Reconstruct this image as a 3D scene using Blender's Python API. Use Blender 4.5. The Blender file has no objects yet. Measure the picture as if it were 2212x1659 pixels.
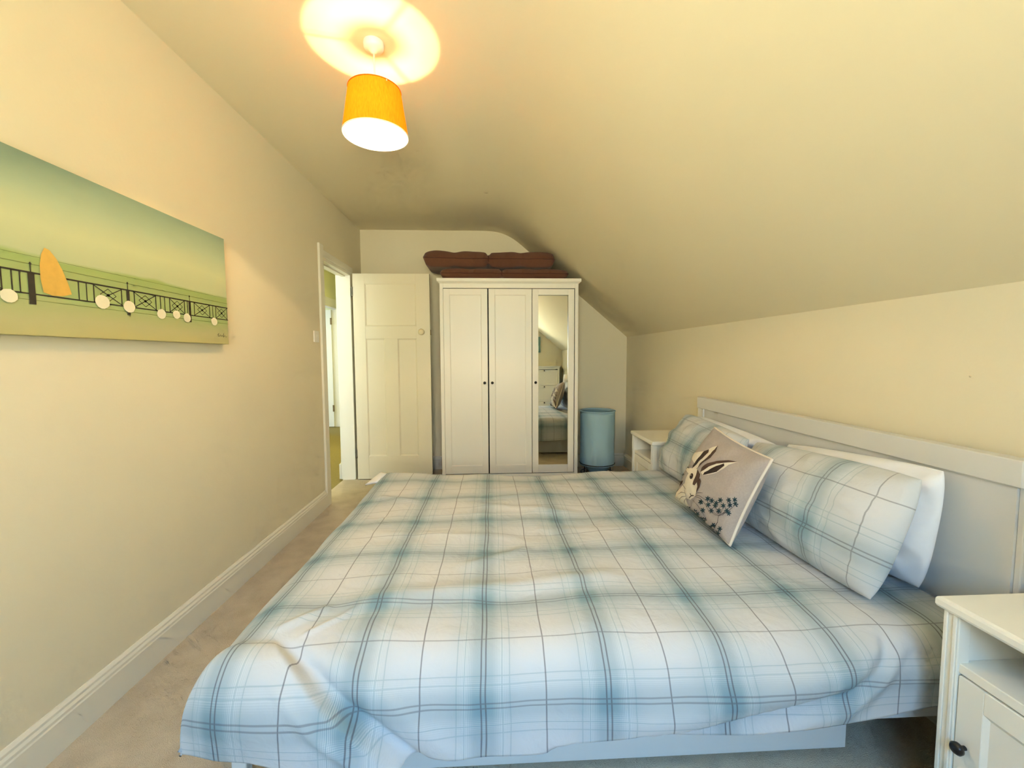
import bpy, bmesh, math, random
from mathutils import Vector, Matrix, noise
from mathutils.geometry import tessellate_polygon
random.seed(7)
S = bpy.context.scene
COL = S.collection

# ------------------------------------------------------------------ camera
W_PX, F_PX = 2212.0, 914.6
YAW, PITCH, ROLL, CAM_H = .0475, -.0661, -.0045, 1.2
cd = bpy.data.cameras.new('camera'); cam = bpy.data.objects.new('camera', cd); COL.objects.link(cam)
cd.sensor_fit = 'HORIZONTAL'; cd.sensor_width = 36.0; cd.lens = F_PX / W_PX * 36.0
cd.clip_start = .02; cd.clip_end = 60
_f = Vector((math.sin(YAW)*math.cos(PITCH), math.cos(YAW)*math.cos(PITCH), math.sin(PITCH)))
_r = Vector((math.cos(YAW), -math.sin(YAW), 0)); _u = _r.cross(_f)
_c, _s = math.cos(ROLL), math.sin(ROLL)
_r2 = _c*_r + _s*_u; _u2 = -_s*_r + _c*_u
cam.matrix_world = Matrix(((_r2.x, _u2.x, -_f.x, 0), (_r2.y, _u2.y, -_f.y, 0), (_r2.z, _u2.z, -_f.z, CAM_H), (0, 0, 0, 1)))
S.camera = cam

# ------------------------------------------------------------------ world, daylight, exposure
wd = bpy.data.worlds.new('world'); S.world = wd; wd.use_nodes = True
wd.node_tree.nodes['Background'].inputs[0].default_value = (.62, .80, 1.0, 1)
wd.node_tree.nodes['Background'].inputs[1].default_value = 1.2
def area(name, loc, rot, sx, sy, power, col):
    l = bpy.data.lights.new(name, 'AREA'); l.shape = 'RECTANGLE'; l.size = sx; l.size_y = sy
    l.energy = power; l.color = col
    o = bpy.data.objects.new(name, l); COL.objects.link(o); o.location = loc; o.rotation_euler = rot
    return o
# daylight outside the window behind the camera, and daylight of the landing beyond the door
area('window_daylight', (.05, -2.0, 2.85), (math.radians(60), 0, 0), 2.6, 2.0, 225, (.24, .55, 1.0))
area('garden_daylight', (0, -2.6, .70), (math.radians(100), 0, 0), 2.8, 2.0, 350, (1.0, .92, .66))
area('landing_daylight', (-2.0, 2.75, 1.6), (math.radians(90), 0, 0), .9, 1.2, 5, (.95, 1.0, .75))
area('landing_fill_light', (-2.0, 5.4, 2.54), (0, 0, 0), .5, .5, 16, (1.0, .95, .60))  # unseen fill added above the landing to brighten its walls and carpet
LAMP_POWER = 14
LAMP_COL = (1.0, .69, .37)
S.view_settings.view_transform = 'Standard'; S.view_settings.look = 'None'
S.view_settings.exposure = 1.08; S.view_settings.gamma = 1.0; S.view_settings.use_curve_mapping = False

cy = S.cycles; cy.max_bounces = 5; cy.diffuse_bounces = 3; cy.glossy_bounces = 3; cy.transmission_bounces = 3; cy.transparent_max_bounces = 8
cy.caustics_reflective = False; cy.caustics_refractive = False; cy.adaptive_threshold = .1; cy.adaptive_min_samples = 12; cy.use_light_tree = False

# ------------------------------------------------------------------ room measures (metres)
XL, XR, YB, YN, ZC, ZK = -1.337, 1.447, 4.4935, -.90, 2.4956, 1.397

# ------------------------------------------------------------------ materials
def lin(c):
    return tuple((v/12.92 if v <= .04045 else ((v+.055)/1.055)**2.4) for v in c)
def rgb(r, g, b): return lin((r/255, g/255, b/255)) + (1,)
def N(nt, t, x=0, y=0, **kw):
    n = nt.nodes.new(t)
    for k, v in kw.items(): setattr(n, k, v)
    return n
def new_mat(name):
    m = bpy.data.materials.new(name); m.use_nodes = True
    return m, m.node_tree, m.node_tree.nodes['Principled BSDF']
def add_bump(nt, bs, height_socket, strength, dist):
    b = N(nt, 'ShaderNodeBump'); b.inputs['Strength'].default_value = strength; b.inputs['Distance'].default_value = dist
    nt.links.new(height_socket, b.inputs['Height']); nt.links.new(b.outputs['Normal'], bs.inputs['Normal'])
def mat(name, col, rough=.6, var=.0, vscale=6.0, bump=0, bscale=200, bdist=.002, metal=0, sheen=0, spec=None, stretch=None):
    m, nt, bs = new_mat(name)
    bs.inputs['Base Color'].default_value = col; bs.inputs['Roughness'].default_value = rough
    bs.inputs['Metallic'].default_value = metal
    if spec is not None: bs.inputs['Specular IOR Level'].default_value = spec
    if sheen: bs.inputs['Sheen Weight'].default_value = sheen
    tc = N(nt, 'ShaderNodeTexCoord'); src = tc.outputs['Object']
    if stretch:
        mp = N(nt, 'ShaderNodeMapping'); mp.inputs['Scale'].default_value = stretch
        nt.links.new(src, mp.inputs['Vector']); src = mp.outputs['Vector']
    if var:
        n = N(nt, 'ShaderNodeTexNoise'); n.inputs['Scale'].default_value = vscale; n.inputs['Detail'].default_value = 4
        nt.links.new(src, n.inputs['Vector'])
        mx = N(nt, 'ShaderNodeMix', data_type='RGBA')
        a = [max(0, c*(1-var)) for c in col[:3]] + [1]; b = [min(1, c*(1+var)) for c in col[:3]] + [1]
        mx.inputs[6].default_value = a; mx.inputs[7].default_value = b
        nt.links.new(n.outputs['Fac'], mx.inputs[0]); nt.links.new(mx.outputs[2], bs.inputs['Base Color'])
    if bump:
        n2 = N(nt, 'ShaderNodeTexNoise'); n2.inputs['Scale'].default_value = bscale; n2.inputs['Detail'].default_value = 3
        nt.links.new(src, n2.inputs['Vector']); add_bump(nt, bs, n2.outputs['Fac'], bump, bdist)
    return m
M = {}
M['plaster'] = mat('cream_plaster', rgb(239, 228, 198), .85, .02, 3, .25, 60, .002, spec=.2)
M['ceiling'] = mat('cream_ceiling', rgb(239, 226, 192), .9, .02, 2, .2, 40, .002, spec=.2)
M['gloss'] = mat('white_gloss_paint', rgb(240, 234, 216), .45, .01, 5, .05, 90, .001)
M['cream_door'] = mat('cream_door_paint', rgb(236, 226, 200), .4, .02, 4, .06, 60, .001, stretch=(1, 1, .2))
M['hall_wall'] = mat('hall_plaster', rgb(232, 228, 180), .85, .02, 3, spec=.2)
M['hall_carpet'] = mat('hall_carpet', rgb(150, 134, 84), .95, .25, 90, .6, 500, .004, spec=.1)
M['white'] = mat('white_lacquer', rgb(243, 239, 226), .38, .012, 8, .03, 120, .0006, stretch=(1, 1, .15))
M['bedwhite'] = mat('bed_white_foil', rgb(222, 220, 214), .42, .012, 8, .03, 120, .0006)
M['black'] = mat('black_metal', rgb(26, 24, 26), .35)
M['dark'] = mat('gap_shade_black', rgb(22, 20, 18), .9)
M['brass'] = mat('old_brass', rgb(120, 96, 58), .4, metal=.9)
M['steel'] = mat('steel', rgb(120, 118, 110), .35, metal=.9)
M['cream_knob'] = mat('cream_ceramic', rgb(236, 222, 186), .2)
M['plastic'] = mat('white_plastic', rgb(238, 234, 224), .35)
M['brown'] = mat('brown_canvas', rgb(112, 74, 58), .92, .12, 40, .35, 900, .0012, sheen=.2, spec=.15)
M['brown_piping'] = mat('brown_piping', rgb(70, 40, 32), .9)
M['hamper'] = mat('blue_nylon', rgb(166, 200, 212), .7, .06, 9, .25, 24, .006, stretch=(1, 1, .5))
M['hamper_in'] = mat('blue_nylon_inside', rgb(132, 168, 182), .8, .06, 9)
M['linen'] = mat('grey_linen', rgb(172, 160, 152), .95, .14, 160, .4, 700, .0015, sheen=.2, spec=.1)
M['piping'] = mat('cream_piping', rgb(226, 214, 198), .9)
M['hare_brown'] = mat('hare_brown_print', rgb(84, 62, 52), .95, .1, 80)
M['hare_dark'] = mat('hare_dark_print', rgb(52, 38, 34), .95, .1, 80)
M['hare_cream'] = mat('hare_cream_print', rgb(226, 216, 198), .95, .05, 120)
M['ink'] = mat('teal_ink_print', rgb(32, 56, 62), .95)
M['whisker'] = mat('whisker_print', rgb(74, 66, 66), .95)
M['pillow_white'] = mat('white_cotton', rgb(238, 238, 240), .9, .02, 10, .35, 14, .012, spec=.15)
M['mattress'] = mat('mattress_ticking', rgb(232, 230, 226), .9, .02, 12, spec=.15)
M['lamp_white'] = mat('white_lamp_cotton', rgb(244, 240, 228), .8)

def carpet():
    m, nt, bs = new_mat('beige_carpet')
    tc = N(nt, 'ShaderNodeTexCoord')
    n = N(nt, 'ShaderNodeTexNoise'); n.inputs['Scale'].default_value = 320; n.inputs['Detail'].default_value = 2
    n2 = N(nt, 'ShaderNodeTexNoise'); n2.inputs['Scale'].default_value = 9; n2.inputs['Detail'].default_value = 5
    for q in (n, n2): nt.links.new(tc.outputs['Object'], q.inputs['Vector'])
    cr = N(nt, 'ShaderNodeValToRGB'); cr.color_ramp.elements[0].position = .3; cr.color_ramp.elements[1].position = .72
    cr.color_ramp.elements[0].color = rgb(190, 172, 144); cr.color_ramp.elements[1].color = rgb(224, 208, 182)
    ad = N(nt, 'ShaderNodeMath', operation='MULTIPLY_ADD'); ad.inputs[1].default_value = .45
    ad2 = N(nt, 'ShaderNodeMath', operation='MULTIPLY'); ad2.inputs[1].default_value = .55
    nt.links.new(n2.outputs['Fac'], ad2.inputs[0]); nt.links.new(n.outputs['Fac'], ad.inputs[0]); nt.links.new(ad2.outputs[0], ad.inputs[2])
    nt.links.new(ad.outputs[0], cr.inputs[0]); nt.links.new(cr.outputs[0], bs.inputs['Base Color'])
    bs.inputs['Roughness'].default_value = .98; bs.inputs['Specular IOR Level'].default_value = .1; bs.inputs['Sheen Weight'].default_value = .15
    add_bump(nt, bs, n.outputs['Fac'], .7, .006)
    return m
M['carpet'] = carpet()

def plaid(name, P=.31, u0=-.027, v0=1.225, vfade=.46, ufade=.66):
    m, nt, bs = new_mat(name)
    L = nt.links.new
    uv = N(nt, 'ShaderNodeUVMap'); uv.uv_map = 'UVMap'
    sep = N(nt, 'ShaderNodeSeparateXYZ'); L(uv.outputs[0], sep.inputs[0])
    def mth(op, a, b=None, c=None, clamp=False):
        n = N(nt, 'ShaderNodeMath', operation=op); n.use_clamp = clamp
        for i, q in enumerate((a, b, c)):
            if q is None: continue
            if isinstance(q, (int, float)): n.inputs[i].default_value = q
            else: L(q, n.inputs[i])
        return n.outputs[0]
    # weave waviness
    nz = N(nt, 'ShaderNodeTexNoise'); nz.inputs['Scale'].default_value = 5; nz.inputs['Detail'].default_value = 2
    L(uv.outputs[0], nz.inputs['Vector'])
    wob = mth('MULTIPLY', mth('SUBTRACT', nz.outputs['Fac'], .5), .012)
    def axis(sock, off):
        t = mth('FRACT', mth('ADD', mth('DIVIDE', mth('SUBTRACT', mth('ADD', sock, wob), off), P), .5))
        return mth('MULTIPLY', mth('SUBTRACT', t, .5), P)            # signed distance to the nearest double line
    def line(dist, w):                                               # 1 on the line, 0 off it
        return mth('SUBTRACT', 1.0, mth('DIVIDE', mth('SUBTRACT', dist, w*.55), w*.6, clamp=True), clamp=True)
    def marks(s):
        a = mth('ABSOLUTE', s)
        dbl = line(mth('ABSOLUTE', mth('SUBTRACT', a, .0058)), .0022)
        sgl = line(mth('SUBTRACT', P/2, a), .0020)
        # soft sage band about the double lines, stepped by thin threads
        g = mth('POWER', 2.718, mth('MULTIPLY', -1.0, mth('POWER', mth('DIVIDE', mth('ADD', s, .004), .058), 2.0)))
        thr = line(mth('ABSOLUTE', mth('SUBTRACT', a, .047)), .0016)
        thr2 = line(mth('ABSOLUTE', mth('SUBTRACT', a, .066)), .0016)
        fine = mth('MULTIPLY', mth('ADD', mth('SINE', mth('MULTIPLY', s, 1500)), 1), .5)
        win = mth('SUBTRACT', 1.0, mth('DIVIDE', mth('ABSOLUTE', mth('SUBTRACT', a, .045)), .022, clamp=True), clamp=True)
        return dbl, sgl, g, mth('ADD', thr, thr2, clamp=True), mth('MULTIPLY', fine, win)
    su = axis(sep.outputs[0], u0); sv = axis(sep.outputs[1], v0)
    du, gu1, bu, tu, fu = marks(su); dv, gv1, bv, tv, fv = marks(sv)
    band = mth('ADD', mth('MULTIPLY', bu, .52), mth('MULTIPLY', bv, .46), clamp=True)
    def mix(fac, a, b):
        n = N(nt, 'ShaderNodeMix', data_type='RGBA'); L(fac, n.inputs[0])
        for i, q in ((6, a), (7, b)):
            if isinstance(q, tuple): n.inputs[i].default_value = q
            else: L(q, n.inputs[i])
        return n.outputs[2]
    c = mix(band, rgb(210, 210, 210), rgb(122, 152, 162))
    c = mix(mth('MULTIPLY', fu, .35), c, rgb(240, 242, 240))
    c = mix(mth('MULTIPLY', fv, .2), c, rgb(240, 242, 240))
    c = mix(mth('MULTIPLY', mth('ADD', tu, tv, clamp=True), .38), c, rgb(128, 156, 164))
    lines = mth('MAXIMUM', mth('MULTIPLY', mth('MAXIMUM', du, gu1), ufade), mth('MULTIPLY', mth('MAXIMUM', dv, gv1), vfade))
    c = mix(lines, c, rgb(88, 82, 88))
    L(c, bs.inputs['Base Color'])
    bs.inputs['Roughness'].default_value = .92; bs.inputs['Specular IOR Level'].default_value = .12; bs.inputs['Sheen Weight'].default_value = .12
    tc = N(nt, 'ShaderNodeTexCoord')
    n3 = N(nt, 'ShaderNodeTexNoise'); n3.inputs['Scale'].default_value = 13; n3.inputs['Detail'].default_value = 4; n3.inputs['Distortion'].default_value = .6
    L(tc.outputs['Object'], n3.inputs['Vector']); add_bump(nt, bs, n3.outputs['Fac'], .5, .012)
    return m
M['plaid'] = plaid('plaid_cotton')
M['plaid_pillow'] = plaid('plaid_pillow_cotton', P=.31, u0=.535, v0=.11, vfade=.5, ufade=.5)
M['plaid_pillow_b'] = plaid('plaid_pillow_cotton_far', P=.31, u0=.12, v0=.2, vfade=.45, ufade=.45)

def shade_mat(name, col, weave, tr):
    m = bpy.data.materials.new(name); m.use_nodes = True; nt = m.node_tree; nt.nodes.clear()
    out = N(nt, 'ShaderNodeOutputMaterial'); d = N(nt, 'ShaderNodeBsdfDiffuse'); t = N(nt, 'ShaderNodeBsdfTranslucent'); mx = N(nt, 'ShaderNodeMixShader')
    mx.inputs[0].default_value = tr
    tc = N(nt, 'ShaderNodeTexCoord'); mp = N(nt, 'ShaderNodeMapping'); mp.inputs['Scale'].default_value = (1, 1, .06)
    n = N(nt, 'ShaderNodeTexNoise'); n.inputs['Scale'].default_value = 260; n.inputs['Detail'].default_value = 3
    nt.links.new(tc.outputs['Object'], mp.inputs[0]); nt.links.new(mp.outputs[0], n.inputs['Vector'])
    cm = N(nt, 'ShaderNodeMix', data_type='RGBA'); nt.links.new(n.outputs['Fac'], cm.inputs[0])
    cm.inputs[6].default_value = [c*(1-weave) for c in col[:3]] + [1]; cm.inputs[7].default_value = [min(1, c*(1+weave)) for c in col[:3]] + [1]
    for q in (d, t): nt.links.new(cm.outputs[2], q.inputs[0])
    nt.links.new(d.outputs[0], mx.inputs[1]); nt.links.new(t.outputs[0], mx.inputs[2]); nt.links.new(mx.outputs[0], out.inputs[0])
    return m
M['shade'] = shade_mat('ochre_linen_shade', lin((.96, .47, .12)), .35, .38)
M['shade_lining'] = shade_mat('cream_shade_lining', lin((.98, .92, .60)), .02, .60)
def emit(name, col, st):
    m = bpy.data.materials.new(name); m.use_nodes = True; nt = m.node_tree; nt.nodes.clear()
    o = N(nt, 'ShaderNodeOutputMaterial'); e = N(nt, 'ShaderNodeEmission'); e.inputs[0].default_value = col + (1,); e.inputs[1].default_value = st
    nt.links.new(e.outputs[0], o.inputs[0]); return m
M['filament'] = emit('glowing_filament', (1, .75, .4), 60)
def clear(name, tint, gloss):
    m = bpy.data.materials.new(name); m.use_nodes = True; nt = m.node_tree; nt.nodes.clear()
    o = N(nt, 'ShaderNodeOutputMaterial'); t = N(nt, 'ShaderNodeBsdfTransparent'); g = N(nt, 'ShaderNodeBsdfGlossy'); mx = N(nt, 'ShaderNodeMixShader')
    t.inputs[0].default_value = tint; g.inputs['Roughness'].default_value = .03; mx.inputs[0].default_value = gloss
    nt.links.new(t.outputs[0], mx.inputs[1]); nt.links.new(g.outputs[0], mx.inputs[2]); nt.links.new(mx.outputs[0], o.inputs[0]); return m
M['glass'] = clear('window_glass', (.95, .97, .97, 1), .06)
M['bulb_glass'] = clear('bulb_glass', (.98, .96, .9, 1), .08)
m_, nt_, bs_ = new_mat('mirror_silver'); bs_.inputs['Metallic'].default_value = 1; bs_.inputs['Roughness'].default_value = .015; bs_.inputs['Base Color'].default_value = (.90, .92, .88, 1)
M['mirror'] = m_

# ------------------------------------------------------------------ mesh helpers
class MB:
    def __init__(s): s.v = []; s.f = []; s.uv = None
    def quad(s, pts):
        k = len(s.v); s.v += [tuple(p) for p in pts]; s.f.append(tuple(range(k, k+len(pts)))); return s
    def box(s, x0, x1, y0, y1, z0, z1):
        k = len(s.v)
        s.v += [(x0,y0,z0),(x1,y0,z0),(x1,y1,z0),(x0,y1,z0),(x0,y0,z1),(x1,y0,z1),(x1,y1,z1),(x0,y1,z1)]
        s.f += [tuple(k+i for i in q) for q in ((0,3,2,1),(4,5,6,7),(0,1,5,4),(1,2,6,5),(2,3,7,6),(3,0,4,7))]
        return s
    def prism(s, pts, axis, a, b):
        # pts: 2D polygon in the two axes other than axis (order x,y / x,z / y,z)
        k = len(s.v); n = len(pts)
        for val in (a, b):
            for p, q in pts:
                s.v.append({'x': (val, p, q), 'y': (p, val, q), 'z': (p, q, val)}[axis])
        s.f.append(tuple(range(k, k+n))); s.f.append(tuple(range(k+2*n-1, k+n-1, -1)))
        for i in range(n):
            j = (i+1) % n; s.f.append((k+i, k+n+i, k+n+j, k+j))
        return s
    def lathe(s, prof, c=(0,0,0), seg=32, axis='z', cap=True):
        k = len(s.v); n = len(prof)
        for i in range(seg):
            a = 2*math.pi*i/seg
            for r, h in prof:
                p = (r*math.cos(a), r*math.sin(a), h)
                if axis == 'x': p = (p[2], p[0], p[1])
                if axis == 'y': p = (p[1], p[2], p[0])
                s.v.append((c[0]+p[0], c[1]+p[1], c[2]+p[2]))
        for i in range(seg):
            j = (i+1) % seg
            for q in range(n-1):
                s.f.append((k+i*n+q, k+j*n+q, k+j*n+q+1, k+i*n+q+1))
        if cap:
            s.f.append(tuple(k+i*n for i in range(seg))[::-1]); s.f.append(tuple(k+i*n+n-1 for i in range(seg)))
        return s
    def tube(s, path, r, seg=8, closed=False):
        path = [Vector(p) for p in path]; n = len(path); k = len(s.v); up = None
        for i, p in enumerate(path):
            a = path[(i-1) % n] if (closed or i > 0) else p; b = path[(i+1) % n] if (closed or i < n-1) else p
            t = (b-a).normalized()
            if up is None: up = t.orthogonal().normalized()
            up = (up - t*up.dot(t)).normalized(); w = t.cross(up)
            for j in range(seg):
                q = 2*math.pi*j/seg; s.v.append(tuple(p + (up*math.cos(q) + w*math.sin(q))*r))
        for i in range(n if closed else n-1):
            i2 = (i+1) % n
            for j in range(seg):
                j2 = (j+1) % seg; s.f.append((k+i*seg+j, k+i*seg+j2, k+i2*seg+j2, k+i2*seg+j))
        if not closed:
            s.f.append(tuple(k+j for j in range(seg))[::-1]); s.f.append(tuple(k+(n-1)*seg+j for j in range(seg)))
        return s
    def grid(s, pts, uvs=None, flip=False):
        k = len(s.v); R = len(pts); C = len(pts[0])
        if uvs is not None and s.uv is None: s.uv = [(0, 0)]*k
        for i in range(R):
            for j in range(C):
                s.v.append(tuple(pts[i][j]))
                if s.uv is not None: s.uv.append(uvs[i][j] if uvs else (0, 0))
        for i in range(R-1):
            for j in range(C-1):
                q = (k+i*C+j, k+i*C+j+1, k+(i+1)*C+j+1, k+(i+1)*C+j)
                s.f.append(q[::-1] if flip else q)
        return s
    def build(s, name, material, parent=None, bevel=0, smooth=False, fix=True, weld=0, keep=False, auto=None):
        off = Vector((0, 0, 0))
        if parent is not None and not keep: off = world_loc(parent)
        me = bpy.data.meshes.new(name); me.from_pydata([tuple(Vector(v)-off) for v in s.v], [], s.f)
        if s.uv is not None:
            ul = me.uv_layers.new(name='UVMap')
            for l in me.loops: ul.data[l.index].uv = s.uv[l.vertex_index]
        bm = bmesh.new(); bm.from_mesh(me)
        if weld: bmesh.ops.remove_doubles(bm, verts=bm.verts, dist=weld); bmesh.ops.dissolve_degenerate(bm, dist=1e-5, edges=bm.edges)
        if fix: bmesh.ops.recalc_face_normals(bm, faces=bm.faces)
        bm.to_mesh(me); bm.free()
        me.materials.append(M[material] if isinstance(material, str) else material)
        if smooth:
            for p in me.polygons: p.use_smooth = True
        if auto: me.set_sharp_from_angle(angle=math.radians(auto))
        o = bpy.data.objects.new(name, me); COL.objects.link(o)
        if parent is not None: o.parent = parent
        if bevel:
            b = o.modifiers.new('bevel', 'BEVEL'); b.width = bevel; b.segments = 2; b.limit_method = 'ANGLE'; b.angle_limit = math.radians(40)
        return o
def world_loc(o):
    v = Vector(o.location)
    while o.parent is not None: o = o.parent; v = v + Vector(o.location)
    return v
def box(*a): return MB().box(*a)
def empty(name, loc, label=None, cat=None, group=None, kind=None, rz=0):
    o = bpy.data.objects.new(name, None); COL.objects.link(o); o.location = loc; o.rotation_euler = (0, 0, rz); o.empty_display_size = .1
    tag(o, label, cat, group, kind); return o
def tag(o, label=None, cat=None, group=None, kind=None):
    if label: o['label'] = label
    if cat: o['category'] = cat
    if group: o['group'] = group
    if kind: o['kind'] = kind
    return o
def struct(o, label, cat): return tag(o, label, cat, kind='structure')
def ss(a, b, x):
    t = min(1, max(0, (x-a)/(b-a))); return t*t*(3-2*t)
def nz(x, y, z=0): return noise.noise(Vector((x, y, z)))

# ------------------------------------------------------------------ the room
struct(box(XL-.12, XR+.1, YN-.1, YB+.1, -.06, 0).build('floor', 'carpet'), 'beige fitted carpet of the bedroom floor', 'floor')
# ceiling: flat by the left wall, curving into the slope that comes down to the knee wall
prof = [(XL-.02, ZC), (-.7, ZC), (-.2, ZC), (-.03, ZC), (.03, ZC)]
zs = lambda x: ZK + (XR-x)*.8461
ALPHA = math.atan(.8461); LC = .50; NC = 28; cx_ = cz_ = 0.0; arc = []
for i in range(NC):
    t = (i+.5)/NC; th = ALPHA*t*t*(3-2*t); cx_ += math.cos(th)*LC/NC; cz_ -= math.sin(th)*LC/NC; arc.append((cx_, cz_))
AS = XR-(ZC+cz_-ZK)/.8461-cx_
prof = [(XL-.02, ZC)] + [(AS-q, ZC) for q in (.9, .5, .25, .1, .03, 0)] + [(AS+a, ZC+b) for a, b in arc]
A1 = AS+cx_
prof += [(q, zs(q)) for q in (A1+.02, A1+.07, A1+.2, A1+.5, XR+.02)]
outer = [(x+.08 if x > .2 else x, z+.1) for x, z in prof]
mb = MB(); n = len(prof)
ys = [YN-.1, YB+.02]
rows = [[(x, y, z) for x, z in prof] for y in ys]; mb.grid(rows)
rows2 = [[(x, y, z) for x, z in outer] for y in ys]; mb.grid(rows2)
ce = mb.build('ceiling', 'ceiling', smooth=True, fix=False, auto=50)
struct(ce, 'cream ceiling, flat over the left and sloping down to the right', 'ceiling')
# walls
D0, D1, DZ = 3.465, 4.165, 1.995
mb = box(XL-.12, XL, YN-.1, D0, -.02, ZC+.05); mb.box(XL-.12, XL, D0, D1, DZ, ZC+.05); mb.box(XL-.12, XL, D1, YB+.1, -.02, ZC+.05)
struct(mb.build('wall_left', 'plaster'), 'cream plaster wall on the left with the doorway', 'wall')
wr_ = struct(box(XR, XR+.1, YN-.1, YB+.1, -.02, ZK+.04).build('wall_right', 'plaster'), 'low cream knee wall behind the headboard', 'wall')
M['mark'] = mat('wall_scuff', rgb(214, 202, 174), .9)
MB().lathe([(.0035, 0), (.0028, -.001), (.0005, -.0014)], (XR, 1.213, 1.132), 12, 'x').build('nail_head', 'mark', wr_, smooth=True)
gable = [(XL, -.02), (XR, -.02)] + [(x, z) for x, z in prof[::-1][0:] if XL <= x <= XR]
gable = [(XL, -.02), (XR+.01, -.02), (XR+.01, ZK)] + [(x, z+.002) for x, z in prof[::-1] if x < XR] 
struct(MB().prism(gable, 'y', YB, YB+.1).build('wall_back', 'plaster'), 'cream gable wall behind the wardrobe', 'wall')
WX0, WX1, WZ0, WZ1 = -.65, .60, .95, 2.02
mb = box(XL-.02, WX0, YN-.12, YN, -.02, ZC+.03); mb.box(WX0, WX1, YN-.12, YN, -.02, WZ0); mb.box(WX0, WX1, YN-.12, YN, WZ1, ZC+.03)
mb.prism([(WX1, -.02), (XR+.01, -.02), (XR+.01, ZK)] + [(x, z) for x, z in prof[::-1] if WX1 < x < XR] + [(WX1, zs(WX1))], 'y', YN-.12, YN)
struct(mb.build('wall_near', 'plaster'), 'cream gable wall behind the camera with the window', 'wall')
w = empty('window_1', (WX0, YN-.1, WZ0), 'white framed window in the wall behind the camera', 'window', kind='structure')
mb = box(WX0, WX0+.05, YN-.1, YN-.04, WZ0, WZ1); mb.box(WX1-.05, WX1, YN-.1, YN-.04, WZ0, WZ1)
mb.box(WX0+.05, WX1-.05, YN-.1, YN-.04, WZ0, WZ0+.05); mb.box(WX0+.05, WX1-.05, YN-.1, YN-.04, WZ1-.05, WZ1); mb.box(-.05, 0, YN-.1, YN-.04, WZ0+.05, WZ1-.05)
mb.build('window_frame', 'gloss', w, .004)
for a, b in ((WX0+.05, -.05), (0, WX1-.05)): box(a, b, YN-.075, YN-.069, WZ0+.05, WZ1-.05).build('pane', 'glass', w)
box(WX0-.04, WX1+.04, YN-.04, YN+.08, WZ0-.03, WZ0).build('window_sill', 'gloss', w, .004)
# baseboards with a stepped moulding
def skirt(name, path_axis, fixed, a, b, sgn, label):
    pr = [(0, 0), (.018, 0), (.018, .098), (.0155, .103), (.0155, .112), (.0105, .120), (.0105, .128), (.004, .138), (0, .138)]
    mb = MB()
    pts = [(fixed+sgn*p, q) for p, q in pr]
    mb.prism(pts, path_axis, a, b)
    return struct(mb.build(name, 'gloss'), label, 'baseboard')
skirt('baseboard_left', 'y', XL, YN, D0-.075, 1, 'white moulded baseboard along the left wall')
skirt('baseboard_right', 'y', XR, YN, YB, -1, 'white moulded baseboard along the knee wall')
skirt('baseboard_back', 'x', YB, XL, XR-.018, -1, 'white moulded baseboard along the gable wall')
skirt('baseboard_near', 'x', YN, XL, XR-.018, 1, 'white moulded baseboard along the wall behind the camera')
# door frame: lining, stop and architraves
mb = box(XL-.125, XL+.002, D0-.002, D0+.028, 0, DZ); mb.box(XL-.125, XL+.002, D1-.028, D1+.002, 0, DZ); mb.box(XL-.125, XL+.002, D0+.028, D1-.028, DZ-.028, DZ)
mb.box(XL-.08, XL-.045, D0+.028, D0+.04, 0, DZ-.028); mb.box(XL-.08, XL-.045, D0+.04, D1-.028, DZ-.04, DZ-.028)
struct(mb.build('trim_1', 'gloss', None, .002), 'white painted lining of the bedroom doorway', 'door frame')
mb = box(XL, XL+.018, D0-.075, D0+.005, 0, DZ+.085); mb.box(XL, XL+.010, D0-.01, D0+.012, 0, DZ+.006)
mb.box(XL, XL+.014, D0+.005, D1+.02, DZ-.004, DZ+.05)
struct(mb.build('trim_2', 'gloss', None, .004), 'white architrave around the bedroom doorway', 'door frame')
mb = box(XL-.142, XL-.12, D1-.012, D1+.065, 0, DZ+.07); mb.box(XL-.142, XL-.12, D0-.065, D0+.012, 0, DZ+.07); mb.box(XL-.150, XL-.142, D1-.03+.03, D1+.3, 0, .17)
mb.box(XL-.165, XL-.142, D1+.0, D1+.25, 0, .15)
struct(mb.build('trim_3', 'gloss', None, .003), 'white architrave and baseboard on the landing side of the doorway', 'door frame')
# the bedroom door, open against the gable wall
HX, HY = XL+.018, 4.125
dr = empty('door_1', (HX, HY, 0), 'cream three-panelled door standing open beside the wardrobe', 'door', kind='structure')
dw, dt = .722, .036
x0, x1 = HX+.008, HX+.008+dw
p = [(-1.201, -.720, 1.49, 1.893), (-1.202, -1.022, .232, 1.370), (-.900, -.720, .232, 1.370)]
mb = MB()
mb.box(x0, p[0][0], HY, HY+dt, .008, 1.985); mb.box(p[0][1], x1, HY, HY+dt, .008, 1.985)
for a, b, c, d in ((p[0][0], p[0][1], 1.893, 1.985), (p[0][0], p[0][1], 1.370, 1.49), (p[0][0], p[0][1], .008, .232), (p[1][1], p[2][0], .232, 1.370)):
    mb.box(a, b, HY, HY+dt, c, d)
leaf = mb.build('door_leaf', 'cream_door', dr, .0015)
for a, b, c, d in p:
    mb = box(a-.002, b+.002, HY+.010, HY+dt-.010, c-.002, d+.002)
    mb.build('panel', 'cream_door', dr)
    g = .012                                                         # ovolo bead around the panel
    bd = MB()
    for q in ((a, a+g, c, d), (b-g, b, c, d)): bd.prism([(q[0], HY+.010), (q[1], HY+.010), (q[0] if q[0] == a else q[1], HY+.001)], 'z', q[2], q[3])
    for q in ((c, 1), (d, -1)): bd.prism([(HY+.010, q[0]), (HY+.010, q[0]+q[1]*g), (HY+.001, q[0])], 'x', a, b)
    bd.build('bead', 'cream_door', dr)
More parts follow.
